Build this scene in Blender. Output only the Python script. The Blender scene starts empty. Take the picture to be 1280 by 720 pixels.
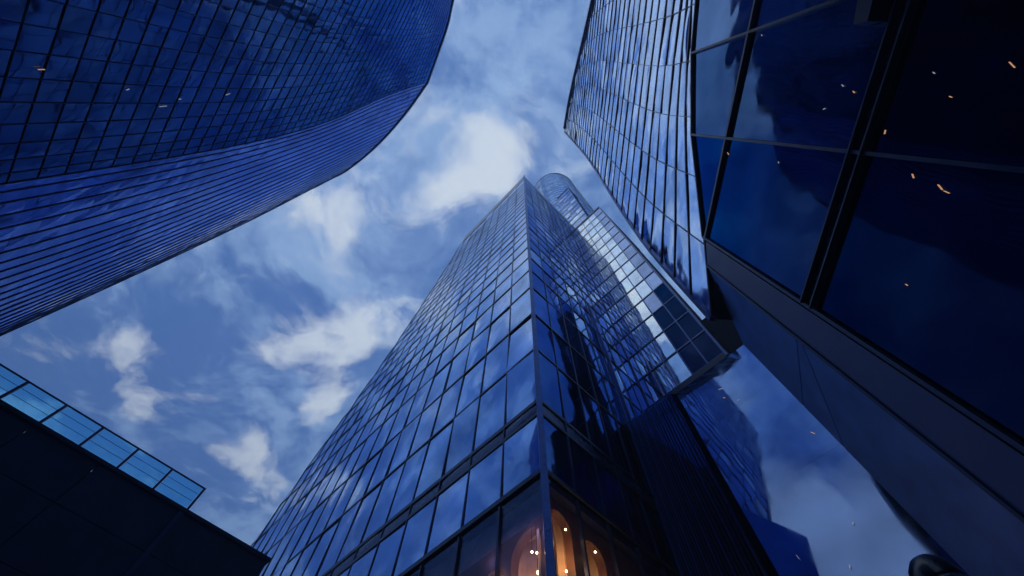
import bpy, bmesh, math, random
from mathutils import Vector, Matrix
random.seed(7)
R = math.radians
scene = bpy.context.scene
COL = scene.collection
EYE = 1.6

# ------------------------------------------------------------------ camera frame
F = 540.0
def _n(v):
    l = math.sqrt(sum(a*a for a in v)); return [a/l for a in v]
def _d(a, b): return sum(x*y for x, y in zip(a, b))
def _c(a, b): return [a[1]*b[2]-a[2]*b[1], a[2]*b[0]-a[0]*b[2], a[0]*b[1]-a[1]*b[0]]
ZC = _n([10.0, 215.0, -F])
YC = _n([(0, 0, -1)[i]+ZC[2]*ZC[i] for i in range(3)])
XC = _c(YC, ZC)
def plan(u, v):
    "horizontal offset per metre of height above the eye, for a direction measured on the photo"
    d = [u-640, 360-v, -F]; z = _d(d, ZC)
    return _d(d, XC)/z, _d(d, YC)/z
def project(p):
    X, Y, Z = p[0], p[1], p[2]-EYE
    c = [X*XC[i]+Y*YC[i]+Z*ZC[i] for i in range(3)]
    if c[2] > -0.01: return None
    return 640+F*c[0]/-c[2], 360-F*c[1]/-c[2]

cam = bpy.data.cameras.new('camera'); camo = bpy.data.objects.new('camera', cam); COL.objects.link(camo)
M = Matrix(((XC[0], XC[1], XC[2]), (YC[0], YC[1], YC[2]), (ZC[0], ZC[1], ZC[2]))).to_4x4()
camo.matrix_world = Matrix.Translation((0, 0, EYE)) @ M
cam.sensor_width = 36; cam.lens = F/1280*36; cam.clip_end = 3000; cam.clip_start = .05
scene.camera = camo

# ------------------------------------------------------------------ materials
def nt(name):
    m = bpy.data.materials.new(name); m.use_nodes = True
    t = m.node_tree; b = t.nodes['Principled BSDF']
    return m, t, b
def glass(name, base, rough=.03, bump=.02, scale=.5, var=.25, spec=(.8, .88, 1, 1)):
    "coated reflective facade glass: tinted reflection, slight waviness and slow colour variation"
    m, t, b = nt(name); N = t.nodes.new; L = t.links.new
    b.inputs['Metallic'].default_value = 1
    b.inputs['Specular Tint'].default_value = spec
    tc = N('ShaderNodeTexCoord'); n1 = N('ShaderNodeTexNoise'); n1.inputs['Scale'].default_value = .35
    n1.inputs['Detail'].default_value = 3
    L(tc.outputs['Object'], n1.inputs['Vector'])
    mr = N('ShaderNodeMapRange'); mr.inputs[1].default_value = .3; mr.inputs[2].default_value = .7
    mr.inputs[3].default_value = 1-var; mr.inputs[4].default_value = 1+var
    L(n1.outputs['Fac'], mr.inputs[0])
    mx = N('ShaderNodeVectorMath'); mx.operation = 'SCALE'; mx.inputs[0].default_value = base[:3]
    L(mr.outputs[0], mx.inputs['Scale']); L(mx.outputs[0], b.inputs['Base Color'])
    # smears and dust in the coating
    n3 = N('ShaderNodeTexNoise'); n3.inputs['Scale'].default_value = 2.3; n3.inputs['Detail'].default_value = 6
    mp = N('ShaderNodeMapping'); mp.inputs['Scale'].default_value = (1, 1, .25)
    L(tc.outputs['Object'], mp.inputs['Vector']); L(mp.outputs[0], n3.inputs['Vector'])
    r2 = N('ShaderNodeMapRange'); r2.inputs[1].default_value = .4; r2.inputs[2].default_value = .8
    r2.inputs[3].default_value = rough; r2.inputs[4].default_value = rough+.09
    L(n3.outputs['Fac'], r2.inputs[0]); L(r2.outputs[0], b.inputs['Roughness'])
    n2 = N('ShaderNodeTexNoise'); n2.inputs['Scale'].default_value = scale; n2.inputs['Detail'].default_value = 1.5
    L(tc.outputs['Object'], n2.inputs['Vector'])
    bp = N('ShaderNodeBump'); bp.inputs['Strength'].default_value = 1; bp.inputs['Distance'].default_value = bump
    L(n2.outputs['Fac'], bp.inputs['Height']); L(bp.outputs[0], b.inputs['Normal'])
    return m
def matte(name, base, rough=.5, metal=0., var=.2, scale=3., spec=.5):
    m, t, b = nt(name); N = t.nodes.new; L = t.links.new
    tc = N('ShaderNodeTexCoord'); n1 = N('ShaderNodeTexNoise'); n1.inputs['Scale'].default_value = scale
    n1.inputs['Detail'].default_value = 7; L(tc.outputs['Object'], n1.inputs['Vector'])
    mr = N('ShaderNodeMapRange'); mr.inputs[1].default_value = .3; mr.inputs[2].default_value = .7
    mr.inputs[3].default_value = 1-var; mr.inputs[4].default_value = 1+var; L(n1.outputs['Fac'], mr.inputs[0])
    mx = N('ShaderNodeVectorMath'); mx.operation = 'SCALE'; mx.inputs[0].default_value = base[:3]
    L(mr.outputs[0], mx.inputs['Scale']); L(mx.outputs[0], b.inputs['Base Color'])
    r2 = N('ShaderNodeMapRange'); r2.inputs[3].default_value = max(rough-.1, .02); r2.inputs[4].default_value = rough+.12
    L(n1.outputs['Fac'], r2.inputs[0]); L(r2.outputs[0], b.inputs['Roughness'])
    b.inputs['Metallic'].default_value = metal; b.inputs['Specular IOR Level'].default_value = spec
    return m
def lamp_mat(name, col, power):
    m, t, b = nt(name)
    b.inputs['Base Color'].default_value = (.1, .1, .1, 1)
    b.inputs['Emission Color'].default_value = (*col, 1); b.inputs['Emission Strength'].default_value = power
    return m
def clear_glass(name, tint, f0=1.5, mix=0.0):
    m, t, b = nt(name); N = t.nodes.new; L = t.links.new
    t.nodes.remove(b); out = t.nodes['Material Output']
    tr = N('ShaderNodeBsdfTransparent'); tr.inputs[0].default_value = (*tint, 1)
    gl = N('ShaderNodeBsdfGlossy'); gl.inputs['Roughness'].default_value = .02; gl.inputs[0].default_value = (.45, .6, 1, 1)
    fr = N('ShaderNodeFresnel'); fr.inputs[0].default_value = f0
    ad = N('ShaderNodeMath'); ad.inputs[1].default_value = mix; ad.use_clamp = True; L(fr.outputs[0], ad.inputs[0])
    ms = N('ShaderNodeMixShader'); L(ad.outputs[0], ms.inputs[0]); L(tr.outputs[0], ms.inputs[1]); L(gl.outputs[0], ms.inputs[2])
    L(ms.outputs[0], out.inputs[0]); return m

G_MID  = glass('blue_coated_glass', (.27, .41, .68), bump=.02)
G_MID2 = glass('blue_coated_glass_second_batch', (.33, .46, .73), bump=.02)
G_MID3 = glass('blue_coated_glass_deep', (.23, .36, .62), bump=.02)
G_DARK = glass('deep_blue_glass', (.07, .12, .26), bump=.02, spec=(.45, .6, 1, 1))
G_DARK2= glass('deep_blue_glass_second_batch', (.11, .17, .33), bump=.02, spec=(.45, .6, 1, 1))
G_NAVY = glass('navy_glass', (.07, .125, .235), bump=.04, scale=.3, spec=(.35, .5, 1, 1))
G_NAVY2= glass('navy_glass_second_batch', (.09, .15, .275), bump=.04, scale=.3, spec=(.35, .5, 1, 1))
G_POD = glass('podium_glass', (.05, .085, .17), bump=.07, scale=.3, spec=(.5, .65, 1, 1))
G_POD2 = glass('podium_glass_lightened', (.13, .19, .31), bump=.10, scale=.3, spec=(.5, .65, 1, 1))
G_NAVY3 = glass('darkest_navy_glass', (.025, .045, .10), bump=.06, scale=.3, spec=(.3, .45, 1, 1))
G_BLACK = glass('near_black_glass', (.006, .016, .05), bump=.04, scale=.3, spec=(.15, .25, .6, 1))
G_PALE = glass('pale_mirror_glass', (.82, .92, 1.0), bump=.008)
G_PALE2= glass('pale_mirror_glass_second_batch', (.66, .8, .98), bump=.008)
G_CLEAR= glass('clear_dark_glass', (.012, .02, .05), spec=(.4, .5, .8, 1))
G_SIDE = glass('lavender_blue_glass', (.25, .34, .58), bump=.03)
G_SIDE2= glass('lavender_blue_glass_paler', (.32, .42, .68), bump=.03)
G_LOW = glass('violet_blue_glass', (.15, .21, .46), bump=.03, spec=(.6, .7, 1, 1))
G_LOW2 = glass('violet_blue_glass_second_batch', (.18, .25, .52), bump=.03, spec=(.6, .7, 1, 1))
G_RIP = glass('rippled_sheen_glass', (.42, .52, .74), bump=.05, scale=.6)
G_BLADE = glass('wavy_sky_glass', (.42, .56, .84), bump=.10, scale=.45)
G_BLADE2= glass('wavy_sky_glass_second_batch', (.33, .48, .80), bump=.13, scale=.4)
G_HALL = glass('hall_glass', (.13, .20, .38), bump=.05, scale=.2, spec=(.5, .65, 1, 1))
FRAME = matte('dark_frame_metal', (.03, .045, .09), .35, .6, spec=.5)
FRAME_N = matte('navy_frame_metal', (.03, .055, .16), .4, .3)
FRAME_B = matte('blue_grey_frame_metal', (.06, .10, .26), .3, .7)
SPANDREL = matte('spandrel_panel', (.03, .045, .13), .25, .5)
CORE = matte('core_lining', (.01, .012, .025), .8)
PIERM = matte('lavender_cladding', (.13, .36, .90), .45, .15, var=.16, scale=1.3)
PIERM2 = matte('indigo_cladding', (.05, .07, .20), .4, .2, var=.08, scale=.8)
WALLM = matte('dark_wall_panel', (.022, .042, .10), .6, var=.25, scale=1.5, spec=.25)
SOFFIT = matte('soffit_metal', (.02, .03, .07), .35, .6)
PAVE = matte('paving_stone', (.10, .11, .13), .7, var=.3, scale=2)
PLASTER = matte('warm_plaster', (.66, .46, .27), .7, var=.15, scale=2)
RAILG = clear_glass('railing_glass', (.62, .92, 1.0), 1.25)
LOBBYG = clear_glass('lobby_glass', (.80, .78, .84), 1.35, .03)

# ------------------------------------------------------------------ builders
def link_mesh(name, verts, faces, mats, parent=None, mi=None, smooth=False, kind=None, loc=None):
    org = Vector(parent['_o']) if parent is not None and '_o' in parent else Vector((0, 0, 0))
    if loc is not None: org = Vector(loc)
    me = bpy.data.meshes.new(name)
    me.from_pydata([tuple(Vector(v)-org) for v in verts], [], faces)
    if not isinstance(mats, (list, tuple)): mats = [mats]
    for m in mats: me.materials.append(m)
    if mi:
        for p, i in zip(me.polygons, mi): p.material_index = i
    if smooth:
        for p in me.polygons: p.use_smooth = True
    me.update()
    o = bpy.data.objects.new(name, me); COL.objects.link(o)
    if parent is not None: o.parent = parent
    elif loc is not None: o.location = loc
    if kind: o['kind'] = kind
    o['_o'] = list(org)
    return o
def thing(name, label, cat, loc, group=None):
    o = bpy.data.objects.new(name, None); COL.objects.link(o); o.location = loc
    o['label'] = label; o['category'] = cat; o['_o'] = list(loc)
    o.empty_display_size = .5
    if group: o['group'] = group
    return o
class MB:
    def __init__(s): s.v = []; s.f = []; s.m = []
    def add(s, v, f, m=0):
        k = len(s.v); s.v += [Vector(x) for x in v]; s.f += [tuple(i+k for i in q) for q in f]; s.m += [m]*len(f)
    def build(s, name, mats, parent=None, **k): return link_mesh(name, s.v, s.f, mats, parent, mi=s.m, **k)
BOXF = [(0, 3, 2, 1), (4, 5, 6, 7), (0, 1, 5, 4), (1, 2, 6, 5), (2, 3, 7, 6), (3, 0, 4, 7)]
def sweep(pts, sides, norms, w, d0, d1):
    "rectangular bar along pts; w across (along sides), from d0 to d1 along the outward normals"
    v, f = [], []; n = len(pts)
    for p, s, nn in zip(pts, sides, norms):
        p = Vector(p)
        v += [p-s*w/2+nn*d0, p+s*w/2+nn*d0, p+s*w/2+nn*d1, p-s*w/2+nn*d1]
    for i in range(n-1):
        a = 4*i; b = a+4
        for k in range(4):
            k2 = (k+1) % 4; f.append((a+k, a+k2, b+k2, b+k))
    f.append((3, 2, 1, 0)); e = 4*(n-1); f.append((e, e+1, e+2, e+3))
    return v, f
UP = Vector((0, 0, 1))
def lofted(polys, name, mats, parent, cap=True):
    "closed body from a list of same-length polygons (world points), bottom to top"
    mb = MB(); n = len(polys[0]); v = [p for q in polys for p in q]; f = []
    for k in range(len(polys)-1):
        for j in range(n):
            j2 = (j+1) % n; f.append((k*n+j, k*n+j2, (k+1)*n+j2, (k+1)*n+j))
    if cap:
        f.append(tuple(range(n-1, -1, -1))); f.append(tuple((len(polys)-1)*n+j for j in range(n)))
    return link_mesh(name, v, f, mats, parent)

def screen_area(q):
    ps = [project(p) for p in q]
    if any(p is None for p in ps): return 0
    cl = [(min(max(x, 0), 1280), min(max(y, 0), 720)) for x, y in ps]
    a = 0
    for i in range(len(cl)):
        x0, y0 = cl[i]; x1, y1 = cl[(i+1) % len(cl)]; a += x0*y1-x1*y0
    return abs(a)/2

class Facade:
    """curtain wall over a grid of world points P[level][column]; normals point to the street.
    Panes are collected, the hundred that show largest become parts of their own."""
    def __init__(s, parent): s.parent = parent; s.panes = []
    def grid(s, P, mats, tilt=.004, mull=.06, trans=.09, depth=.03, fm=FRAME, pick=None, pane_name='glass_pane',
             heavy=None, skip=None, mullions=True, transoms=True, pillow=0.0, inset=0.0):
        nl, nc = len(P), len(P[0])
        def nrm(k, j):
            k0, k1 = max(k-1, 0), min(k+1, nl-1); j0, j1 = max(j-1, 0), min(j+1, nc-1)
            a = P[k][j1]-P[k][j0]; b = P[k1][j]-P[k0][j]
            n = a.cross(b)
            if n.length < 1e-6: n = Vector((-P[k][j].x, -P[k][j].y, 0))
            n.normalize()
            # orient to the street (camera side)
            if n.dot(Vector((0, 0, EYE))-P[k][j]) < 0: n = -n
            return n
        NN = [[nrm(k, j) for j in range(nc)] for k in range(nl)]
        for k in range(nl-1):
            for j in range(nc-1):
                q = [P[k][j], P[k][j+1], P[k+1][j+1], P[k+1][j]]
                if (q[0]-q[1]).length < .08 and (q[2]-q[3]).length < .08: continue
                if skip and skip(k, j): continue
                n = NN[k][j]; m = pick(k, j) if pick else random.choice(mats)
                c = sum(q, Vector())/4
                tx, ty = random.gauss(0, tilt), random.gauss(0, tilt)
                e1 = (q[1]-q[0]); e2 = (q[3]-q[0])
                e1 = e1.normalized() if e1.length > 1e-5 else (q[2]-q[3]).normalized(); e2.normalize()
                qq = [p-n*.03+n*((p-c).dot(e1)*tx+(p-c).dot(e2)*ty) for p in q]
                if inset: qq[2] = qq[2]-n*inset; qq[3] = qq[3]-n*inset
                if pillow:
                    # glass bowed out like an insulated unit: 3x3 fan, smooth shaded
                    vs = []; fs = []
                    bow = random.gauss(.5, .8)*pillow
                    S = 4
                    for a in range(S+1):
                        for b in range(S+1):
                            u, w = a/S, b/S
                            p = (qq[0]*(1-u)*(1-w)+qq[1]*u*(1-w)+qq[2]*u*w+qq[3]*(1-u)*w)
                            vs.append(p+n*bow*16*u*(1-u)*w*(1-w)*.5)
                    for a in range(S):
                        for b in range(S):
                            i = a*(S+1)+b; fs.append((i, i+S+1, i+S+2, i+1))
                    s.panes.append((screen_area(q), vs, fs, m, pane_name, True))
                else:
                    s.panes.append((screen_area(q), qq, [(0, 1, 2, 3)], m, pane_name, False))
        if transoms:
            for k in range(nl):
                row = P[k]; w = trans*(heavy.get(k, 1) if heavy else 1)
                idx = [j for j in range(nc) if j == 0 or (row[j]-row[j-1]).length > .02]
                if len(idx) < 2: continue
                pts = [row[j] for j in idx]
                v, f = sweep(pts, [UP]*len(pts), [NN[k][j] for j in idx], w, -.05-inset, depth)
                link_mesh('transom', v, f, fm, s.parent)
        if mullions:
            for j in range(nc):
                pts, sd, nm = [], [], []
                for k in range(nl):
                    if j > 0 and (P[k][j]-P[k][j-1]).length < .08 and j < nc-1: continue
                    a = P[k][min(j+1, nc-1)]-P[k][max(j-1, 0)]; a.z = 0
                    if a.length < 1e-5: continue
                    pts.append(P[k][j]); sd.append(a.normalized()); nm.append(NN[k][j])
                if len(pts) > 1:
                    v, f = sweep(pts, sd, nm, mull, -.05-inset, depth-.004)
                    link_mesh('mullion', v, f, fm, s.parent)
        return NN
    def finish(s, limit=100):
        s.panes.sort(key=lambda t: -t[0])
        for a, v, f, m, nme, sm in s.panes[:limit]:
            link_mesh(nme, v, f, m, s.parent, smooth=sm)
        rest = s.panes[limit:]
        if rest:
            mats = []; mb = MB(); sms = []
            for a, v, f, m, nme, sm in rest:
                if m not in mats: mats.append(m)
                mb.add(v, f, mats.index(m)); sms += [sm]*len(f)
            o = mb.build('glass_pane', mats, s.parent, kind='stuff')
            for p, q in zip(o.data.polygons, sms): p.use_smooth = q
def lerp(a, b, t): return a+(b-a)*t
def interp(tab, h):
    "smooth table lookup; tab = [(h, value-tuple)]"
    if h <= tab[0][0]: return tab[0][1]
    if h >= tab[-1][0]: return tab[-1][1]
    for i in range(len(tab)-1):
        h0, a = tab[i]; h1, b = tab[i+1]
        if h0 <= h <= h1:
            def slope(k):
                k0, k1 = max(k-1, 0), min(k+1, len(tab)-1)
                return [(tab[k1][1][c]-tab[k0][1][c])/(tab[k1][0]-tab[k0][0]) for c in range(len(a))]
            m0, m1 = slope(i), slope(i+1); d = h1-h0; t = (h-h0)/d
            return tuple((2*t**3-3*t*t+1)*a[c]+(t**3-2*t*t+t)*d*m0[c]+(-2*t**3+3*t*t)*b[c]+(t**3-t*t)*d*m1[c] for c in range(len(a)))

# street grid directions measured from the facades
U1 = Vector((-.669, .743, 0)); U2 = Vector((.743, .669, 0))
H = lambda h: h+EYE     # heights above were measured from eye level

# ================================================================== ground
link_mesh('plaza_paving', [(-1500, -1500, 0), (1500, -1500, 0), (1500, 1500, 0), (-1500, 1500, 0)], [(0, 1, 2, 3)], PAVE, kind='structure')

# ================================================================== central tower
Cn = Vector((1.46, 11.91, 0))
ct = thing('glass_tower', 'sharp cornered blue glass tower in the middle with a warm lit lobby at its foot', 'skyscraper', (1.46, 11.91, 0))
fac = Facade(ct)
LV = [12.26, 15.5, 16.4, 21.1, 25.8, 30.5, 34.4, 37.9, 41.3, 44.4]
while LV[-1] < 88: LV.append(LV[-1]+2.75)
LV[-1] = 90.5
edge_tab = [(0, (46.,)), (12, (44.5,)), (30.5, (39.6,)), (53, (28.9,)), (75, (22.5,)), (95, (18.7,))]
def edge(h): return interp(edge_tab, h)[0]
def lcol(h, n=21):
    e = edge(h); out = []
    for k in range(n):
        t = 2.27*k
        out.append(min(t, e))
    out[-1] = e
    return [Cn+U1*t+UP*H(h) for t in out]
P = [lcol(h) for h in LV]
mats_mid = [G_MID, G_MID, G_MID2, G_MID3]
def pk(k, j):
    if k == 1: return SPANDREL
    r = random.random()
    return (G_RIP if r < .6 else G_SIDE2) if r < min(.75, .04*k) else G_MID2 if r < .3 else G_MID3 if r < .4 else G_MID  # paler glass more often higher up: sky sheen put into the pane colour
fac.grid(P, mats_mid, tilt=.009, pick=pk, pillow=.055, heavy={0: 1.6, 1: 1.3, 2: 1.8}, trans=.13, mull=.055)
# right face
def rcol(h): return [Cn+U2*s+UP*H(h) for s in (0, 1.75, 3.5, 5.2, 6.8, 8.23, 9.8, 11.4, 13.0)]
P = [rcol(h) for h in LV]
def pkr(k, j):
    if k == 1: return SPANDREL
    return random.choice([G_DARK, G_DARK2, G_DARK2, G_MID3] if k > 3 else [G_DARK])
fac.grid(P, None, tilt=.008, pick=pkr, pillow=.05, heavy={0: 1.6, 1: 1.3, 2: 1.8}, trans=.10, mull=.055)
# crown
for nm, a, b in (('crown_panel', 0, 1),):
    top, bot = 95., 90.5
    v = [Cn+U1*edge(bot)+UP*H(bot), Cn+UP*H(bot), Cn+UP*H(top), Cn+U1*edge(top)+UP*H(top)]
    v2 = [p+(U1.cross(UP)).normalized()*0+Vector((.743, .669, 0))*.3 for p in v]
    link_mesh('crown_panel', v+v2, BOXF, SPANDREL, ct)
    v = [Cn+UP*H(bot), Cn+U2*13+UP*H(bot), Cn+U2*13+UP*H(top), Cn+UP*H(top)]
    v = [p+Vector((.669, -.743, 0))*.002 for p in v]
    v2 = [p-Vector((.669, -.743, 0))*.3 for p in v]
    link_mesh('crown_panel', v+v2, BOXF, SPANDREL, ct)
# small cleaning hoist on the roof edge
hb_ = Cn+U2*4.2+UP*H(95)
v, f = sweep([hb_+UP*-.1, hb_+UP*1.5, hb_+UP*1.9+U1*-.9], [U2]*3, [-U1]*3, .16, -.3, -.14); link_mesh('roof_hoist', v, f, FRAME, ct)
# corner post and tall fin
corner_dir = (-(U1+U2)).normalized()
v, f = sweep([Cn+UP*z for z in (0, H(30), H(60), H(95.2))], [corner_dir.cross(UP)]*4, [corner_dir]*4, .26, -.12, .13)
link_mesh('corner_post', v, f, FRAME_B, ct)
nR = Vector((.669, -.743, 0))
v, f = sweep([Cn+U2*8.23+UP*z for z in (0, H(20), H(40))], [U2]*3, [nR]*3, .12, .09, .34)
link_mesh('fin', v, f, FRAME_B, ct)
# solid body behind the glass
ins = (U1+U2)*.22
def body(h):
    e = edge(h); a = Cn+ins; z = UP*H(h)
    return [a+z, Cn+U2*12.9+U1*.2+z, Cn+U2*34+U1*6+z, Cn+U2*34+U1*(e-.3)+z, Cn+U1*(e-.15)+U2*.2+z]
lofted([body(h) for h in (12.1, 20, 30, 40, 50, 60, 70, 80, 90, 94.8)], 'core_wall', CORE, ct)

# ---- lobby: clear storey with lit arches behind
def wallbox(p0, p1, z0, z1, th, n):
    a = [p0+UP*z0, p1+UP*z0, p1+UP*z1, p0+UP*z1]; return [x for x in a]+[x+n*th for x in a]
nl, nr = -U2, -U1        # outward normals of left and right face are -U2 and -U1
zt = H(12.1)
lcols = [0, 2.27, 4.54, 6.81, 9.08, 11.35, 13.62, 15.9, 18.2, 22.7, 27.2, 31.8, 36.3, 40.9, 44]
rcols = [0, 1.75, 3.5, 5.2, 6.8, 8.23, 9.8, 11.4, 13.]
for cols, U, n, lim in ((lcols, U1, -U2, 9), (rcols, U2, -U1, 8)):
    for a, b in zip(cols, cols[1:]):
        for z0, z1 in ((0, 6.2), (6.2, zt-.15)):
            v = [Cn+U*a-n*.04+UP*z0, Cn+U*b-n*.04+UP*z0, Cn+U*b-n*.04+UP*z1, Cn+U*a-n*.04+UP*z1]
            if (v[1]-v[0]).cross(v[3]-v[0]).dot(n) < 0: v.reverse()
            link_mesh('lobby_glass_pane', v, [(0, 1, 2, 3)], LOBBYG, ct)
    for a in cols[1:]:
        v, f = sweep([Cn+U*a, Cn+U*a+UP*(zt-.15)], [U, U], [n, n], .08, -.08, .06)
        link_mesh('lobby_mullion', v, f, FRAME, ct)
    v, f = sweep([Cn+U*.1+UP*6.2, Cn+U*cols[-1]+UP*6.2], [UP, UP], [n, n], .1, -.08, .065)
    link_mesh('lobby_transom', v, f, FRAME, ct)
# lobby back walls with arched niches
def arch_wall(U, n, depth, x0, x1, arches, mat, zt):
    "wall along U, set 'depth' inside, pierced by arches (centre, half width, spring height)"
    mb = MB(); base = Cn-n*depth
    def pt(x, z, d=0): return base+U*x+UP*z-n*d
    xs = x0
    for c, hw, sp in arches:
        mb.add([pt(xs, 0), pt(c-hw, 0), pt(c-hw, zt), pt(xs, zt)], [(0, 1, 2, 3)])
        S = 16
        for i in range(S):
            a0, a1 = math.pi-math.pi*i/S, math.pi-math.pi*(i+1)/S
            xa, za = c+hw*math.cos(a0), sp+hw*math.sin(a0); xb, zb = c+hw*math.cos(a1), sp+hw*math.sin(a1)
            mb.add([pt(xa, za), pt(xb, zb), pt(xb, zt), pt(xa, zt)], [(0, 1, 2, 3)])
            mb.add([pt(xa, za), pt(xb, zb), pt(xb, zb, .35), pt(xa, za, .35)], [(0, 1, 2, 3)])
        for x in (c-hw, c+hw): mb.add([pt(x, 0), pt(x, sp), pt(x, sp, .35), pt(x, 0, .35)], [(0, 1, 2, 3)])
        xs = c+hw
    mb.add([pt(xs, 0), pt(x1, 0), pt(x1, zt), pt(xs, zt)], [(0, 1, 2, 3)])
    return mb.build('arched_wall', mat, ct)
WOOD = matte('walnut_lobby_wall', (.16, .08, .045), .5)
la = [(1.35, .8, 11.55), (3.1, .65, 11.1), (4.8, .6, 10.5)]
ra = [(1.2, .6, 12.45), (2.95, .6, 12.2), (4.9, .5, 11.9)]
arch_wall(U1, -U2, .5, .5, 44, la, WOOD, zt-.3)
arch_wall(U2, -U1, .5, .5, 12.6, ra, WOOD, zt-.3)
for arcs, U, n in ((la, U1, -U2), (ra, U2, -U1)):
    for c, hw, sp in arcs:
        # curved plaster niche back
        v, f = [], []; S = 10
        for i in range(S+1):
            a = math.pi*i/S; x = c-(hw+.05)*math.cos(a); d = .86+.4*math.sin(a)
            for z in (0, sp+hw+.25): v.append(Cn-n*d+U*x+UP*z)
        for i in range(S): f.append((2*i, 2*i+2, 2*i+3, 2*i+1))
        f.append(tuple(2*i+1 for i in range(S+1)))
        link_mesh('niche', v, f, PLASTER, ct, smooth=False)
BULB = lamp_mat('bulb_glow', (1, .62, .32), 16)
def ball(c, r, seg=12):
    v, f = [], []; rings = seg//2
    for i in range(rings+1):
        t = math.pi*i/rings
        for j in range(seg):
            a = 2*math.pi*j/seg; v.append(Vector(c)+Vector((r*math.sin(t)*math.cos(a), r*math.sin(t)*math.sin(a), r*math.cos(t))))
    for i in range(rings):
        for j in range(seg):
            j2 = (j+1) % seg; f.append((i*seg+j, i*seg+j2, (i+1)*seg+j2, (i+1)*seg+j))
    return v, f
for arcs, U, n in ((la, U1, -U2), (ra, U2, -U1)):
    for c, hw, sp in arcs:
        p = Cn+U*c-n*.95+UP*(sp-.45)
        lo = thing('wall_light', 'warm round lamp in the %s arch from the corner, %s lobby side' % ({la[0][0]: 'first', la[1][0]: 'second', la[2][0]: 'third', ra[0][0]: 'first', ra[1][0]: 'second', ra[2][0]: 'third'}[c], 'left' if U is U1 else 'right'), 'lamp', tuple(p), 'lamps in the lobby arches')
        v, f = ball(p, .055); link_mesh('bulb', v, f, BULB, lo, smooth=True)
        v, f = sweep([p-n*0+UP*.06, p+UP*.5], [U, U], [n, n], .03, -.015, .015); link_mesh('stem', v, f, FRAME, lo)
        ld = bpy.data.lights.new('arch_light', 'POINT'); ld.energy = 15; ld.color = (1, .62, .34); ld.shadow_soft_size = .08
        lb = bpy.data.objects.new('arch_light', ld); COL.objects.link(lb); lb.location = p+n*.25-UP*.5
# violet cove light washing a curved bulkhead over the left lobby
cv = thing('cove_light', 'soft violet light washing the curved lobby bulkhead left of the tower corner', 'light', tuple(Cn+U1*.5+U2*.3+UP*H(11)))
v, f = [], []; S = 12
for i in range(S+1):
    a = math.pi/2*i/S; d = .08+.4*math.sin(a); z = H(9.9)+1.35*math.cos(a)+.0
    for t in (.12, 9.0): v.append(Cn+U1*t+U2*(.48-.4*math.sin(a)*.9)+UP*(H(12.0)-1.5*(1-math.cos(a))))
for i in range(S): f.append((2*i, 2*i+1, 2*i+3, 2*i+2))
link_mesh('bulkhead', v, f, matte('violet_white_plaster', (.5, .48, .7), .6), cv, smooth=True)
for k, t in enumerate((1.2, 3.2)):
    ld = bpy.data.lights.new('violet_light', 'POINT'); ld.energy = (7, 3)[k]; ld.color = (.42, .38, 1); ld.shadow_soft_size = .3
    lb_ = bpy.data.objects.new('violet_light', ld); COL.objects.link(lb_); lb_.location = Cn+U1*t+U2*.3+UP*H(10.6)
for i_, (px, U, n, perp) in enumerate([((665, 690), U1, -U2, 9.05), ((671, 691), U1, -U2, 9.05), ((622, 714), U1, -U2, 9.05), ((740, 650), U2, -U1, 7.87), ((707, 662), U2, -U1, 7.87), ((708, 714), U2, -U1, 7.87), ((744, 690), U2, -U1, 7.87)]):
    x, y = plan(*px); d = Vector((x, y, 1)); t = -(perp+.28)/d.dot(n); p = Vector((0, 0, EYE))+d*t
    where = ['left lobby glass, farther from the post in a close pair', 'left lobby glass, nearer the post in a close pair', 'far left lobby glass', 'right hand lobby glass, above the second arch', 'right hand lobby glass, beside the first arch', 'right hand lobby glass, low beside the post', 'right hand lobby glass, low in the second arch'][i_]
    lo = thing('pendant_lamp', 'hanging bulb, '+where, 'lamp', tuple(p), 'pendant bulbs in the lobby')
    v, f = ball(p, .035); link_mesh('bulb', v, f, BULB, lo, smooth=True)
    v, f = sweep([p+UP*.03, Vector((p.x, p.y, zt-.3))], [U, U], [n, n], .01, -.005, .005); link_mesh('cord', v, f, FRAME, lo)
lofted([[Cn+ins*.6+UP*z, Cn+U2*12.6+U1*.2+UP*z, Cn+U2*12.6+U1*44+UP*z, Cn+U1*44+U2*.2+UP*z] for z in (zt-.28, zt-.05)], 'lobby_ceiling', CORE, ct)
fac.finish()

# ================================================================== cantilevered wing
W0 = Vector((11.17, 20.6, 0)); W1 = W0-U1*6.95
wg = thing('glass_wing', 'lower glass block with bright pale windows and dark end bays, hung beside the middle tower', 'building', tuple(W0))
fw = Facade(wg)
WL = [28+3.6*i for i in range(16)]
WC = [0, 1.35, 2.7, 4.1, 5.5, 6.95]
P = [[W0-U1*w+UP*H(h) for w in WC] for h in WL]
def pkw(k, j):
    if k < 4 and j >= 3: return G_CLEAR if (k, j) != (3, 3) else G_SIDE
    if j == 4: return G_SIDE
    if j == 3: return G_PALE2 if k > 3 else G_CLEAR
    if j == 0: return random.choice([G_SIDE2, G_PALE2, G_SIDE])
    return G_PALE if random.random() < .75 else G_PALE2
fw.grid(P, None, tilt=.0025, pick=pkw, mull=.11, trans=.16, depth=.04, fm=FRAME_B, pillow=.01)
P = [[W1+U2*s+UP*H(h) for s in (0, 3, 6, 9, 12)] for h in WL]
fw.grid(P, None, tilt=.003, pick=lambda k, j: G_SIDE, mull=.08, trans=.08)
v, f = sweep([W1+UP*H(h) for h in (27.4, 50, 82.4)], [U1]*3, [-U2]*3, .18, -.1, .2)
link_mesh('edge_fin', v, f, FRAME_B, wg)
def wb(h): return [p+UP*H(h) for p in (W0+U2*.2, W1+U2*.2+U1*.2, W1+U2*11.9+U1*.2, W0+U2*11.9)]
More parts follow.
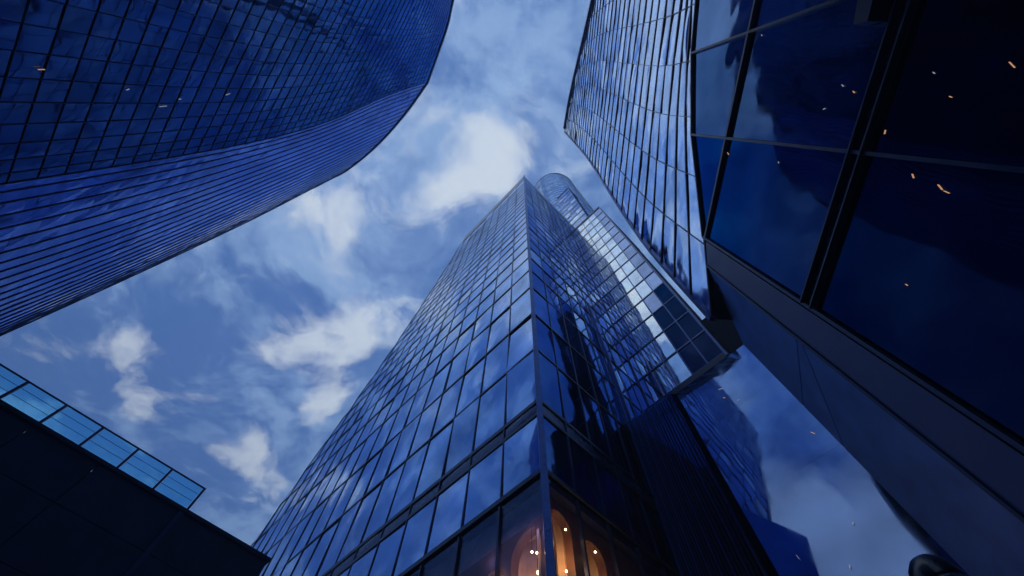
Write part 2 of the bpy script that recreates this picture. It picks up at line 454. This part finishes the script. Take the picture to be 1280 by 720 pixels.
lofted([wb(28.05), wb(81.9)], 'core_wall', CORE, wg)
def sl(h, o=.15): return [p+UP*H(h) for p in (W0-U2*o, W1-U2*o-U1*o, W1+U2*12-U1*o, W0+U2*12)]
lofted([sl(27.3), sl(27.9)], 'soffit', SOFFIT, wg)
lofted([sl(82.05, .1), sl(82.7, .1)], 'parapet', SPANDREL, wg)
WU = [82.9+3.6*i for i in range(11)]
P = [[W0-U1*w+UP*H(h) for w in WC[:4]] for h in WU]
fw.grid(P, None, tilt=.004, pick=lambda k, j: random.choice([G_PALE2, G_SIDE2, G_SIDE2, G_BLADE]), mull=.08, trans=.18, depth=.04, fm=FRAME_B, pillow=.02)
lofted([[p+UP*H(h) for p in (W0+U2*.2, W0-U1*3.95+U2*.2, W0-U1*3.95+U2*8, W0+U2*8)] for h in (82.75, WU[-1]-.1)], 'upper_core_wall', CORE, wg)
lofted([[p+UP*H(h) for p in (W0-U2*.1, W0-U1*4.2-U2*.1, W0-U1*4.2+U2*8, W0+U2*8)] for h in (WU[-1]+.1, WU[-1]+.5)], 'parapet', SPANDREL, wg)
fw.finish()

# ================================================================== round tower behind
CC = Vector((15.0, 28.2, 0)); CR = 8.2
rt = thing('round_tower', 'tall round glass tower with a curved top behind the sharp middle tower', 'skyscraper', tuple(CC))
fr = Facade(rt)
HL = [74+3.5*i for i in range(29)]
angs = [R(262-12*i-20) for i in range(17)]
P = [[CC+Vector((CR*math.cos(a), CR*math.sin(a), H(h))) for a in [R(310-10*i) for i in range(19)]] for h in HL]
fr.grid(P, None, tilt=.006, pick=lambda k, j: random.choice([G_SIDE2, G_PALE2, G_BLADE]), mull=.07, trans=.2, pillow=.03)
lofted([[CC+Vector(((CR-.15)*math.cos(a), (CR-.15)*math.sin(a), z)) for a in [R(10*i) for i in range(36)]] for z in (0, H(HL[-1]))], 'core_wall', CORE, rt)
lofted([[CC+Vector(((CR+.1)*math.cos(a), (CR+.1)*math.sin(a), z)) for a in [R(10*i) for i in range(36)]] for z in (H(HL[-1])+.03, H(HL[-1])+.9)], 'parapet', SPANDREL, rt)
fr.finish()

# ================================================================== sloped glass hall under the wing
hl = thing('glass_hall', 'large smooth sloping glass wall reflecting clouds below the overhanging wing', 'building', tuple(W0-U2*9))
T20 = math.tan(R(20))
def hp(w, h): return W0-U1*w-U2*(.25+(27.2-h)*T20)+UP*H(h)
fh = Facade(hl)
hw = [-3, 3.2, 7.0, 9.6, 14]
hh = [-1.6, 6.0, 13.2, 20.2, 27.15]
hh = [-1.6, 6.0, 13.2, 20.2, 27.15]
def wl(h): return max(-.5, (7.75-11.17+.743*(.25+(27.2-h)*T20))/.669)
P = [[hp(max(w, wl(h)), h) for w in hw] for h in hh]
fh.grid(P, [G_HALL], tilt=.0006, mullions=False, transoms=False, pillow=.02)
fh.finish()
lofted([[hp(wl(h)+.1, h)+U2*.25, hp(14, h)+U2*.25, hp(14, h)+U2*6.25, hp(wl(h)+.1, h)+U2*6.25] for h in hh], 'core_wall', CORE, hl)
pr = [W0-U1*7.0+U2*.4, W0-U1*10+U2*.4, W0-U1*10+U2*5, W0-U1*7.0+U2*5]
lofted([[p+UP*H(h) for p in pr] for h in (27.2, 33.5)], 'dark_infill', CORE, hl)  # dark block added to fill the gap where sky showed through
# louvred side wall
F0 = Vector((7.57, 17.4, 0)); F1 = Vector((7.6, 11.7, 0)); fd = (F1-F0).normalized(); fn = Vector((fd.y, -fd.x, 0))
if fn.dot(-F0) < 0: fn = -fn
lw = thing('louvred_wall', 'dark wall of narrow upright slats between the middle tower and the sloping glass', 'wall', tuple(F0))
def ftop(t): return lerp(22.0, 17.0, t)
v = [F0, F1, F1+UP*H(ftop(1)), F0+UP*H(ftop(0))]
link_mesh('backing', v+[p-fn*.3 for p in v], BOXF, G_DARK, lw)
NS = 22
for i in range(NS):
    t = (i+.5)/NS; p = lerp(F0, F1, t)
    v, f = sweep([p, p+UP*H(ftop(t)-.1)], [fd, fd], [fn, fn], .035, .004, .04)
    link_mesh('slat', v, f, FRAME_B if i % 3 == 0 else FRAME, lw)

# ================================================================== right tower
XR = 8.0
rg = thing('blade_tower', 'leaning blade shaped glass tower over huge dark blue panes on the right', 'skyscraper', (XR, 0, 0))
fb = Facade(rg)
# big podium panes
ytab = [(-26, 27.5), (-14.5, 25.6), (-7, 24.3), (-3.1, 23.2), (.45, 21.3), (4.4, 17.9), (5.3, 17.0), (7.2, 15.6)]
def hb(y):
    for (a, b), (c, d) in zip(ytab, ytab[1:]):
        if a <= y <= c: return lerp(b, d, (y-a)/(c-a))
    return ytab[0][1] if y < ytab[0][0] else ytab[-1][1]
YC2 = [-26, -18.4, -14.5, -10.7, -6.9, -3.1, .45, 4.4]
rows = [-1.6, 4.2, 10.55, 10.95, 17.7]
P = [[Vector((XR, y, H(min(h, hb(y)-.25)))) for y in YC2] for h in rows]
P.append([Vector((XR, y, H(max(hb(y), 17.75)))) for y in YC2])
navy = lambda k, j: SPANDREL if k == 2 else G_BLACK if k < 2 else G_POD2 if j < 5 else random.choice([G_NAVY3, G_POD])  # pane tone by position: brightness of the reflections put into the glass colour
fb.grid(P, None, tilt=.003, pick=navy, mull=.09, trans=.10, depth=.09, heavy={4: 1.3, 5: 1.0}, pillow=.04)
# heavy double rail and bracket on the second level
for z in (10.55, 10.95):
    v, f = sweep([Vector((XR, y, H(z))) for y in (-26, 4.4)], [UP]*2, [Vector((-1, 0, 0))]*2, .05, .09, .14)
    link_mesh('rail', v, f, FRAME, rg)
bz = H(11.4)
v = [(XR-.5, -4.6, bz-.1), (XR-.02, -4.6, bz-.1), (XR-.02, -2.3, bz-.1), (XR-.35, -2.3, bz-.1),
     (XR-.5, -4.6, bz+.55), (XR-.02, -4.6, bz+.55), (XR-.02, -2.3, bz+.35), (XR-.35, -2.3, bz+.35)]
link_mesh('bracket', v, BOXF, FRAME, rg)
# blade facade above
yr_tab = [(15, (7.25,)), (27, (6.9,)), (51, (4.3,)), (67, (3.2,)), (82, (2.3,))]
yl_tab = [(20, (-27.,)), (42, (-26.5,)), (61, (-13.,)), (77, (-3.4,)), (82, (1.6,))]
NLV = 33; NCB = 14
P = []
for k in range(NLV+1):
    h = 17.3+(82-17.3)*k/NLV
    row = []; yr = interp(yr_tab, h)[0]; yl = interp(yl_tab, h)[0]
    wgt = math.exp(-k/4.0)
    yg = [yr-2.5*i for i in range(NCB)]
    for i, y in enumerate(yg):
        y = max(y, yl) if i < NCB-1 else yl
        hbv = hb(y)+.12
        z = max(h+wgt*(hbv-17.3), hbv+k*.7 if k < 8 else 0)
        x = XR+.02+.012*max(0, h-40)*0
        row.append(Vector((x, y, H(z))))
    P.append(row)
for k in range(1, len(P)):
    for j in range(NCB):
        if P[k][j].z < P[k-1][j].z+.35: P[k][j].z = P[k-1][j].z+.35
def pkb(k, j): return G_BLADE if random.random() < .6 else G_BLADE2
fb.grid(P, None, tilt=.007, pick=pkb, mull=.03, trans=.11, depth=.02, pillow=.07)
bl = P
# dark cap along the slanted parapet and down the front edge
v, f = sweep([Vector((XR, P[k][0].y, P[k][0].z)) for k in range(NLV+1)], [Vector((0, 1, 0))]*(NLV+1), [Vector((-1, 0, 0))]*(NLV+1), .16, -.2, .06)
link_mesh('edge_trim', v, f, FRAME_B, rg)
pl = [P[k][-1] for k in range(10, NLV+1)]
v, f = sweep(pl, [Vector((0, -.6, .8))]*len(pl), [Vector((-1, 0, 0))]*len(pl), .5, -.3, .26)
link_mesh('parapet', v, f, SPANDREL, rg)
# body behind
mb = MB()
for k in range(NLV):
    a, b, c, d = P[k][0], P[k][-1], P[k+1][-1], P[k+1][0]
    o = Vector((.2, 0, 0)); back = Vector((6, 0, 0))
    if k == 0:
        row = [p+o for p in P[0]]
        n = len(row); mb.add(row+[p+back for p in row], [(i, i+1, n+i+1, n+i) for i in range(n-1)])
    mb.add([b+o, a+o, d+o, c+o], [(0, 1, 2, 3)])
    mb.add([a+o, a+o+back, d+o+back, d+o], [(0, 1, 2, 3)])
    mb.add([b+o, c+o, c+o+back, b+o+back], [(0, 1, 2, 3)])
    mb.add([a+o+back, b+o+back, c+o+back, d+o+back], [(0, 1, 2, 3)])
mb.add([P[-1][-1]+Vector((.2, 0, 0)), P[-1][0]+Vector((.2, 0, 0)), P[-1][0]+Vector((6.2, 0, 0)), P[-1][-1]+Vector((6.2, 0, 0))], [(0, 1, 2, 3)])
mb.build('core_wall', CORE, rg)
lofted([[Vector((XR+.2, -26, z)), Vector((XR+.2, 5.2, z)), Vector((9.5, 7.8, z)), Vector((24, 7.8, z)), Vector((24, -26, z))] for z in (0, H(15.3))], 'podium_wall', CORE, rg)
# corner pier with cladding
pa, pb, pc = Vector((XR-.06, 4.5, 0)), Vector((XR-.06, 5.35, 0)), Vector((9.3, 8.05, 0))
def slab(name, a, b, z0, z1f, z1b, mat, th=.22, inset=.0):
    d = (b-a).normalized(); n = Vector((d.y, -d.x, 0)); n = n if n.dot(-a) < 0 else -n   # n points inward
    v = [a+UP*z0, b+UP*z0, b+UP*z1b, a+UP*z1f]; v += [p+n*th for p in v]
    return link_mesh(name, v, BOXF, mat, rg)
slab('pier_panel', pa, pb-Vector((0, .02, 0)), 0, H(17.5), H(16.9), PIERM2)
g = .025
slab('pier_panel', pb, pc, 0, H(10.4), H(9.1), PIERM)
slab('pier_panel', pb, pc, H(10.45), H(10.9), H(9.9), PIERM)
# upper slab rests on a slanted joint
d = (pc-pb); n = Vector((d.y, -d.x, 0)).normalized(); n = n if n.dot(-pb) < 0 else -n
for lo, hi in (((9.16, 10.46), (10.45, 10.86)), ((10.5, 10.92), (15.4, 16.85))):
    pass
rg_objs = [o for o in rg.children if o.name.startswith('pier_panel')]
for o in rg_objs[1:]: bpy.data.objects.remove(o)
def pslab(zbl, zbr, ztl, ztr):
    v = [pb+UP*zbl, pc+UP*zbr, pc+UP*ztr, pb+UP*ztl]; v += [p+n*.22 for p in v]
    link_mesh('pier_panel', v, BOXF, PIERM, rg)
pslab(0, 0, H(10.55), H(9.5))
pslab(H(10.60), H(9.55), H(10.75), H(11.35))
pslab(H(10.80), H(11.40), H(16.9), H(15.3))
v, f = sweep([pb+UP*0, pb+UP*H(16.9)], [Vector((0, 1, 0))]*2, [Vector((-1, 0, 0))]*2, .07, -.02, .05)
link_mesh('pier_trim', v, f, FRAME, rg)
lofted([[Vector((XR+.1, 4.6, z)), Vector((XR+.2, 5.3, z)), Vector((9.5, 7.9, z)), Vector((13, 7.9, z)), Vector((13, 4.6, z))] for z in (H(15.25), H(15.4))], 'soffit', CORE, rg)
# glowing streaks laid on the opaque panes as painted reflections of city lights
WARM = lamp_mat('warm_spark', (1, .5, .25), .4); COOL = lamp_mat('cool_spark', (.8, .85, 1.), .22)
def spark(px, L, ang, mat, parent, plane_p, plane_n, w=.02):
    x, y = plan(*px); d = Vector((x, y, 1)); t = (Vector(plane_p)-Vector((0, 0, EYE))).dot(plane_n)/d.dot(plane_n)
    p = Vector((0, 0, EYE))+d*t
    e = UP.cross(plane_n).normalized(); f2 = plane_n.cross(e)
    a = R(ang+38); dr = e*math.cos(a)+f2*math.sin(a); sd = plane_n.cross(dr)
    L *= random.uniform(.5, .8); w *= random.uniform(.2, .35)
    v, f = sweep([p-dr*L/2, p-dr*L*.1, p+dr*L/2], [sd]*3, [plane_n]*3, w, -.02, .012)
    link_mesh('reflection_streak', v, f, mat, parent)
NX = Vector((-1, 0, 0))
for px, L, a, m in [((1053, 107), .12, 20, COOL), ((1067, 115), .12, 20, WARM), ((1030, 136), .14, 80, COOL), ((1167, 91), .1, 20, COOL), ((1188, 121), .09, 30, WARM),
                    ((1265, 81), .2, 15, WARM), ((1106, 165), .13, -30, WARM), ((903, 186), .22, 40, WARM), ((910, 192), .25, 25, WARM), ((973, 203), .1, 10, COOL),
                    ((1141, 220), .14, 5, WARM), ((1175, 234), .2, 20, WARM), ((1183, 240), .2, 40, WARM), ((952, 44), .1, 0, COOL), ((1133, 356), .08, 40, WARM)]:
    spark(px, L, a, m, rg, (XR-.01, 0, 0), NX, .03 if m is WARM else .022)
fb.finish()
HN = (hp(5, 10)-hp(5, 20)).cross(U1).normalized(); HN = HN if HN.dot(-hp(5, 10)) > 0 else -HN
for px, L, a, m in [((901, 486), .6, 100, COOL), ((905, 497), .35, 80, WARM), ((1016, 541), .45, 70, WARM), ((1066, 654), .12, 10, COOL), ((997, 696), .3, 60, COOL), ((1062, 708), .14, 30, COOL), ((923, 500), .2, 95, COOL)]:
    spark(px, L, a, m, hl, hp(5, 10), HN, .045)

# ================================================================== left tower
lt = thing('curved_tower', 'broad dark blue curved glass tower filling the upper left', 'skyscraper', (-22, 4, 0))
fl = Facade(lt)
HT = 136.; LS = .42      # LS: metres per measured unit, shrunk about the eye so the wing mirrors sky
# rails (plan positions by height)
rail_end = [(0, (-14.5, -29.)), (60, (-14.5, -30)), (100, (-15.5, -33)), (136, (-17, -37))]
rail_q = [(0, (-20.5, -20.5)), (60, (-20.5, -20.5)), (100, (-19.5, -24)), (136, (-19.7, -27))]
rail_r = [(0, (-29, -8.5)), (60, (-28.6, -9.0)), (100, (-25, -14)), (136, (-21.4, -21))]
rail_ab = [(0, (-40, 6.9)), (33, (-39.9, 6.7)), (66, (-38.5, 5.2)), (88, (-35.8, 2.3)), (112, (-31.5, -3.2)), (136, (-26.8, -7.8))]
rail_b1 = [(0, (-46.2, 14.2)), (44, (-46.2, 14.2)), (88, (-42.5, 9.5)), (136, (-33.8, 1.)) ]
rail_b2 = [(0, (-53.2, 21.2)), (44, (-53.2, 21.2)), (90, (-50.5, 17.5)), (136, (-43.2, 10.6))]
rail_b3 = [(0, (-59.6, 26.3)), (44, (-59.6, 26.3)), (95, (-58, 23.5)), (136, (-53.3, 18.4))]
rail_b4 = [(0, (-66, 29.3)), (44, (-66, 29.3)), (95, (-64, 26.5)), (136, (-59, 21))]
def row_pts(rails, nseg, h):
    pts = [Vector((interp(r, h)[0]*LS, interp(r, h)[1]*LS, H(h*LS))) for r in rails]
    out = []
    for i in range(len(pts)-1):
        p0 = pts[max(i-1, 0)]; p1 = pts[i]; p2 = pts[i+1]; p3 = pts[min(i+2, len(pts)-1)]
        for s in range(nseg[i]):
            t = s/nseg[i]
            out.append(.5*((2*p1)+(-p0+p2)*t+(2*p0-5*p1+4*p2-p3)*t*t+(-p0+3*p1-3*p2+p3)*t**3))
    out.append(pts[-1]); return out
LLV = [-1.6/LS+2.5*i for i in range(9)]+[20+2.3*i for i in range(50)]+[HT]
LLV = [h for h in LLV if h <= HT]
P = [row_pts([rail_end, rail_q, rail_r, rail_ab], [6, 10, 11], h) for h in LLV]
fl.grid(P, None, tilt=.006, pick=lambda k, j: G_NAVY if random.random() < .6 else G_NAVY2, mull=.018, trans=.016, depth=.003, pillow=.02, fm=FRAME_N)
PA = P
P = [row_pts([rail_ab, rail_b1, rail_b2, rail_b3, rail_b4], [7, 7, 7, 4], h) for h in LLV]
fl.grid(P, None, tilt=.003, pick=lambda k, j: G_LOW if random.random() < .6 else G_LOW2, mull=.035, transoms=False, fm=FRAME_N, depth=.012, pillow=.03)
PB = P
ring = []
for a, b in zip(PA, PB):
    z = a[0].z; q = [p for p in a]+[p for p in b[1:]]
    q = [Vector((p.x-.16, p.y-.14, z)) for p in q]+[Vector((-40, 7, z)), Vector((-30, -25, z)), Vector((-15, -28, z))]
    ring.append(q)
lofted(ring[:-1]+[[Vector((p.x, p.y, p.z-.05)) for p in ring[-1]]], 'core_wall', CORE, lt)
for RR in (PA[-1], PB[-1]):
    v, f = sweep([p+UP*.25 for p in RR], [UP]*len(RR), [Vector((.7, .7, 0))]*len(RR), .5, -.2, .08)
    link_mesh('parapet', v, f, FRAME_B, lt)
nA = Vector((.809, .588, 0))
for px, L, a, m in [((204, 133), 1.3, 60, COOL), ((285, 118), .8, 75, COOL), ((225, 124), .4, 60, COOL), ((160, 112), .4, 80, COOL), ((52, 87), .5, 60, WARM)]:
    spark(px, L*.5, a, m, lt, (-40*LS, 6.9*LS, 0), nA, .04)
fl.finish()

# ================================================================== low building with glass balustrade
DW = Vector((math.sin(R(48)), math.cos(R(48)), 0)); NW = Vector((DW.y, -DW.x, 0))   # NW faces the camera
lp = 19.4
def wp(s, z, d=0): return -NW*lp+DW*s+NW*d+UP*z
zw = H(12.2)
# where the two ends lie along the wall
def s_at(az):
    t = math.tan(R(az)); o = -NW*lp
    return (t*o.y-o.x)/(DW.x-t*DW.y)
s_end = s_at(-28.6); s_rail = s_at(-39.6); s_b = s_at(-48.4); s_c = s_at(-56.8)
lb = thing('low_building', 'dark low building with a plain panelled wall in the bottom left corner', 'building', tuple(wp(s_end, 0)))
def wbx(name, s0, s1, z0, z1, d0, d1, mat):
    v = [wp(s0, z0, d0), wp(s1, z0, d0), wp(s1, z0, d1), wp(s0, z0, d1), wp(s0, z1, d0), wp(s1, z1, d0), wp(s1, z1, d1), wp(s0, z1, d1)]
    return link_mesh(name, v, BOXF, mat, lb)
wbx('core_wall', -40, s_end-.1, 0, zw-.3, -12, -.12, CORE)
joints = [-40, -34, -28, -22, s_c-5.5, s_c, (s_c+s_rail)/2-.5, s_rail-.1, s_end]
joints = sorted(joints)
zj = [0, 3.5, 7, 10.2, 12.1, zw-.02]
for a, b in zip(joints, joints[1:]):
    for z0, z1 in zip(zj, zj[1:]):
        wbx('wall_panel', a+.02, b-.02, z0+.015, z1-.015, -.12, random.uniform(-.006, .006), WALLM)
wbx('coping', -40, s_end+.06, zw, zw+.14, -.5, .08, WALLM)
ws = s_rail-.1
wbx('gutter_pipe', ws-.09, ws+.09, 0, zw-.1, .02, .16, FRAME)
bs = thing('glass_balustrade', 'pale blue glass railing with dark posts on the roof edge of the low building', 'railing', tuple(wp(s_rail, zw+.14)))
RH = 1.12
sp = (s_rail-s_c)/4
i = 0; s = s_rail
while s > -30 and i < 16:
    v, f = sweep([wp(s, zw+.14, -.1), wp(s, zw+.14+RH, -.1)], [DW]*2, [NW]*2, .09, -.05, .05)
    link_mesh('post', v, f, FRAME, bs)
    a, b = s-sp+.06, s-.06
    v = [wp(a, zw+.16, -.09), wp(b, zw+.16, -.09), wp(b, zw+.1+RH, -.09), wp(a, zw+.1+RH, -.09)]
    gp = link_mesh('glass_panel', v+[p-NW*.015 for p in v], BOXF, RAILG, bs)
    for zz in (.42, .72):
        v, f = sweep([wp(a, zw+.14+zz*RH, -.13), wp(b, zw+.14+zz*RH, -.13)], [UP]*2, [NW]*2, .012, -.006, .006)
        link_mesh('wire', v, f, FRAME_B, gp)
    s -= sp; i += 1
v, f = sweep([wp(s, zw+.14+RH, -.1), wp(s_rail+.05, zw+.14+RH, -.1)], [UP]*2, [NW]*2, .035, -.03, .03)
link_mesh('handrail', v, f, FRAME, bs)

# ================================================================== street lamp
lx, ly = plan(1170, 722); hz = 4.6; lpz = Vector((lx*hz, ly*hz, 0))
sl_ = thing('street_lamp', 'unlit street lamp with a black rounded hood in front of the lavender pier', 'street lamp', tuple(lpz))
BLK = matte('black_enamel', (.006, .006, .008), .25, .0, spec=.6)
def lathe(c, prof, seg=40):
    v, f = [], []
    for r, z in prof:
        for j in range(seg):
            a = 2*math.pi*j/seg; v.append(Vector(c)+Vector((r*math.cos(a), r*math.sin(a), z)))
    for i in range(len(prof)-1):
        for j in range(seg):
            j2 = (j+1) % seg; f.append((i*seg+j, i*seg+j2, (i+1)*seg+j2, (i+1)*seg+j))
    f.append(tuple(range(seg-1, -1, -1))); f.append(tuple((len(prof)-1)*seg+j for j in range(seg)))
    return v, f
v, f = lathe(lpz+UP*(H(hz)-.1), [(.31, -.08), (.36, -.05), (.36, 0), (.34, .12), (.29, .24), (.2, .34), (.08, .39), (.01, .395)]); hood = link_mesh('hood', v, f, BLK, sl_, smooth=True)
v, f = lathe(lpz+UP*(H(hz)-.1), [(.31, -.11), (.375, -.10), (.38, -.085), (.31, -.08)]); link_mesh('rim', v, f, matte('brushed_steel', (.5, .5, .52), .25, 1), hood)
v, f = lathe(lpz, [(.14, 0), (.14, .5), (.08, .6), (.055, H(hz)-.6), (.05, H(hz)-.21)], 20); link_mesh('pole', v, f, BLK, sl_)
v, f = lathe(lpz+UP*(H(hz)-.1), [(.06, -.13), (.2, -.115), (.2, -.111)], 24); link_mesh('diffuser', v, f, matte('frosted_glass', (.4, .42, .45), .5), hood)

# ================================================================== sky
w = bpy.data.worlds.new('World'); scene.world = w; w.use_nodes = True
T = w.node_tree; T.nodes.clear(); N = T.nodes.new; L = T.links.new
out = N('ShaderNodeOutputWorld'); bg = N('ShaderNodeBackground'); L(bg.outputs[0], out.inputs[0])
SUN_EL, SUN_ROT = 14., 200.
sky = N('ShaderNodeTexSky'); sky.sky_type = 'NISHITA'; sky.sun_disc = False
sky.sun_elevation = R(SUN_EL); sky.sun_rotation = R(SUN_ROT); sky.ozone_density = 5; sky.air_density = 1.0; sky.dust_density = .6
def math_(op, a, b=None, c=None, clamp=False):
    n = N('ShaderNodeMath'); n.operation = op; n.use_clamp = clamp
    for i, x in enumerate((a, b, c)):
        if x is None: continue
        if isinstance(x, (int, float)): n.inputs[i].default_value = x
        else: L(x, n.inputs[i])
    return n.outputs[0]
tc = N('ShaderNodeTexCoord'); sx = N('ShaderNodeSeparateXYZ'); L(tc.outputs['Generated'], sx.inputs[0])
zz = math_('MAXIMUM', sx.outputs[2], .02); zz = math_('ADD', zz, .06)
px_, py_ = math_('DIVIDE', sx.outputs[0], zz), math_('DIVIDE', sx.outputs[1], zz)
cp = N('ShaderNodeCombineXYZ'); L(px_, cp.inputs[0]); L(py_, cp.inputs[1])
# domain warp of the cloud layer
wn = N('ShaderNodeTexNoise'); wn.inputs['Scale'].default_value = 2.6; wn.inputs['Detail'].default_value = 4; L(cp.outputs[0], wn.inputs['Vector'])
ws_ = N('ShaderNodeVectorMath'); ws_.operation = 'SUBTRACT'; L(wn.outputs['Color'], ws_.inputs[0]); ws_.inputs[1].default_value = (.5, .5, .5)
wm = N('ShaderNodeVectorMath'); wm.operation = 'MULTIPLY_ADD'; L(ws_.outputs[0], wm.inputs[0]); wm.inputs[1].default_value = (.30, .30, 0); L(cp.outputs[0], wm.inputs[2])
cw = wm.outputs[0]
def fbm(scale, det, off=0, rough=.55):
    n = N('ShaderNodeTexNoise'); n.inputs['Scale'].default_value = scale; n.inputs['Detail'].default_value = det; n.inputs['Roughness'].default_value = rough
    m = N('ShaderNodeVectorMath'); m.operation = 'ADD'; L(cw, m.inputs[0]); m.inputs[1].default_value = (off, off*1.7, off*.3); L(m.outputs[0], n.inputs['Vector'])
    return n.outputs['Fac']
def blob(pos, rad, amp):
    v = N('ShaderNodeVectorMath'); v.operation = 'DISTANCE'; L(cw, v.inputs[0]); v.inputs[1].default_value = (pos[0], pos[1], 0)
    m = N('ShaderNodeMapRange'); m.interpolation_type = 'SMOOTHERSTEP'; L(v.outputs['Value'], m.inputs[0])
    m.inputs[1].default_value = 0; m.inputs[2].default_value = rad; m.inputs[3].default_value = amp; m.inputs[4].default_value = 0
    return m.outputs[0]
def Pz(u, v):
    x, y = plan(u, v); r = math.sqrt(x*x+y*y+1); z = 1/r; k = z/(z+.06); return x*k, y*k
def total(lst):
    t = lst[0]
    for x in lst[1:]: t = math_('ADD', t, x)
    return t
# bright cloud tops (where light comes through) and thick grey-blue undersides
bright = [((380, 272), .10, .75), ((445, 285), .12, .55), ((590, 215), .17, .85), ((560, 260), .15, .5), ((400, 405), .16, 1.1), ((450, 400), .14, .8), ((520, 385), .14, .65), ((410, 490), .12, 1.1),
          ((400, 520), .12, .8), ((205, 508), .16, .75), ((262, 500), .10, .6), ((300, 560), .14, .85), ((185, 432), .13, .5), ((350, 600), .16, .5), ((640, 190), .25, .5), ((340, 425), .10, .55), ((470, 330), .3, .25)]
dark = [((365, 455), .2, 1.0), ((270, 430), .3, .6), ((150, 480), .4, .8), ((330, 340), .30, .5), ((330, 520), .22, .7), ((230, 580), .35, .7), ((60, 440), .4, .5)]
B = total([blob(Pz(*p), r, a) for p, r, a in bright]+[blob((-.36, -.21), .42, 1.5), blob((-.6, -.5), .4, .7), blob((-1.6, 1.1), .9, .35), blob((-.3, -1.2), .9, .5), blob((1.0, .9), .8, .4)])  # first loose blob: unseen bright cloud added to brighten the wing's reflection
B2 = total([blob(Pz(580, 200), .55, .55), blob(Pz(450, 290), .45, .45), blob(Pz(440, 430), .4, .35), blob(Pz(320, 560), .35, .3), blob(Pz(230, 500), .3, .25)])
D = total([blob(Pz(*p), r, a) for p, r, a in dark])
n1 = fbm(4.6, 9, 3.1, .6); n2 = fbm(10.5, 8, 8.3, .62); n3 = fbm(2.4, 6, 5.2)
nz = math_('ADD', math_('MULTIPLY', math_('SUBTRACT', n1, .5), 2.6), math_('MULTIPLY', math_('SUBTRACT', n2, .5), 1.7))
bsum = math_('ADD', math_('MULTIPLY', B, .95), math_('MULTIPLY', nz, 1.1))
bsum = math_('ADD', bsum, math_('MULTIPLY', math_('SUBTRACT', n3, .5), 1.0))
def ramp(x, a, b, hi=1.):
    m = N('ShaderNodeMapRange'); m.interpolation_type = 'SMOOTHSTEP'; L(x, m.inputs[0]); m.inputs[1].default_value = a; m.inputs[2].default_value = b; m.inputs[4].default_value = hi
    return m.outputs[0]
mid = ramp(math_('ADD', bsum, B2), -.45, .95, .9); top = ramp(math_('ADD', bsum, math_('MULTIPLY', B2, .2)), .3, 1.3, 1.)
dk = ramp(math_('ADD', D, math_('ADD', math_('MULTIPLY', nz, -.7), .35)), .05, 1.1)
# clear sky: Nishita, cooled
tint = N('ShaderNodeMix'); tint.data_type = 'RGBA'; tint.blend_type = 'MULTIPLY'; tint.inputs[0].default_value = 1
L(sky.outputs[0], tint.inputs[6]); tint.inputs[7].default_value = (1.3, 1.35, 1.45, 1)
def mix(fac, a, b):
    m = N('ShaderNodeMix'); m.data_type = 'RGBA'
    if isinstance(fac, float): m.inputs[0].default_value = fac
    else: L(fac, m.inputs[0])
    for i, x in ((6, a), (7, b)):
        if isinstance(x, tuple): m.inputs[i].default_value = (*x, 1)
        else: L(x, m.inputs[i])
    return m.outputs[2]
K = 1/.1
veil = mix(.65, tint.outputs[2], (.14*K, .30*K, .72*K))
c = mix(mid, veil, (.32*K, .50*K, .84*K))
c = mix(dk, c, (.095*K, .195*K, .50*K))
n4 = fbm(4.4, 9, 12.4, .6)
c = mix(ramp(n4, .42, .60, .8), c, (.085*K, .19*K, .49*K))
n5 = fbm(5.3, 9, 21.7, .6)
c = mix(ramp(n5, .46, .66, .75), c, (.38*K, .58*K, .90*K))
c = mix(top, c, (.80*K, .90*K, 1.0*K))
L(c, bg.inputs[0]); bg.inputs[1].default_value = .1

HAZE = 0.0034
if HAZE:
    hm = bpy.data.materials.new('haze_air'); hm.use_nodes = True; ht = hm.node_tree; ht.nodes.clear()
    ho = ht.nodes.new('ShaderNodeOutputMaterial'); pv = ht.nodes.new('ShaderNodeVolumePrincipled')
    pv.inputs['Color'].default_value = (.5, .7, 1, 1); pv.inputs['Density'].default_value = HAZE; pv.inputs['Anisotropy'].default_value = .2
    ht.links.new(pv.outputs[0], ho.inputs['Volume'])
    link_mesh('haze', [(-1600, -1600, -1), (1600, -1600, -1), (1600, 1600, -1), (-1600, 1600, -1), (-1600, -1600, 190), (1600, -1600, 190), (1600, 1600, 190), (-1600, 1600, 190)], BOXF, hm, kind='stuff')
# ================================================================== sun (dim, diffuse: behind the cloud)
sd = bpy.data.lights.new('sun', 'SUN'); sd.energy = .15; sd.angle = R(25); sd.color = (1, .98, .95)
so = bpy.data.objects.new('sun', sd); COL.objects.link(so)
az = R(SUN_ROT); el = R(SUN_EL)
dirv = Vector((math.sin(az)*math.cos(el), math.cos(az)*math.cos(el), math.sin(el)))
so.rotation_euler = dirv.to_track_quat('Z', 'Y').to_euler()

for o in scene.objects:
    if '_o' in o: del o['_o']
vs = scene.view_settings
vs.view_transform = 'Standard'; vs.look = 'None'; vs.gamma = 1; vs.exposure = .35; vs.use_curve_mapping = False
scene.cycles.max_bounces = 8; scene.cycles.glossy_bounces = 5; scene.cycles.transparent_max_bounces = 8
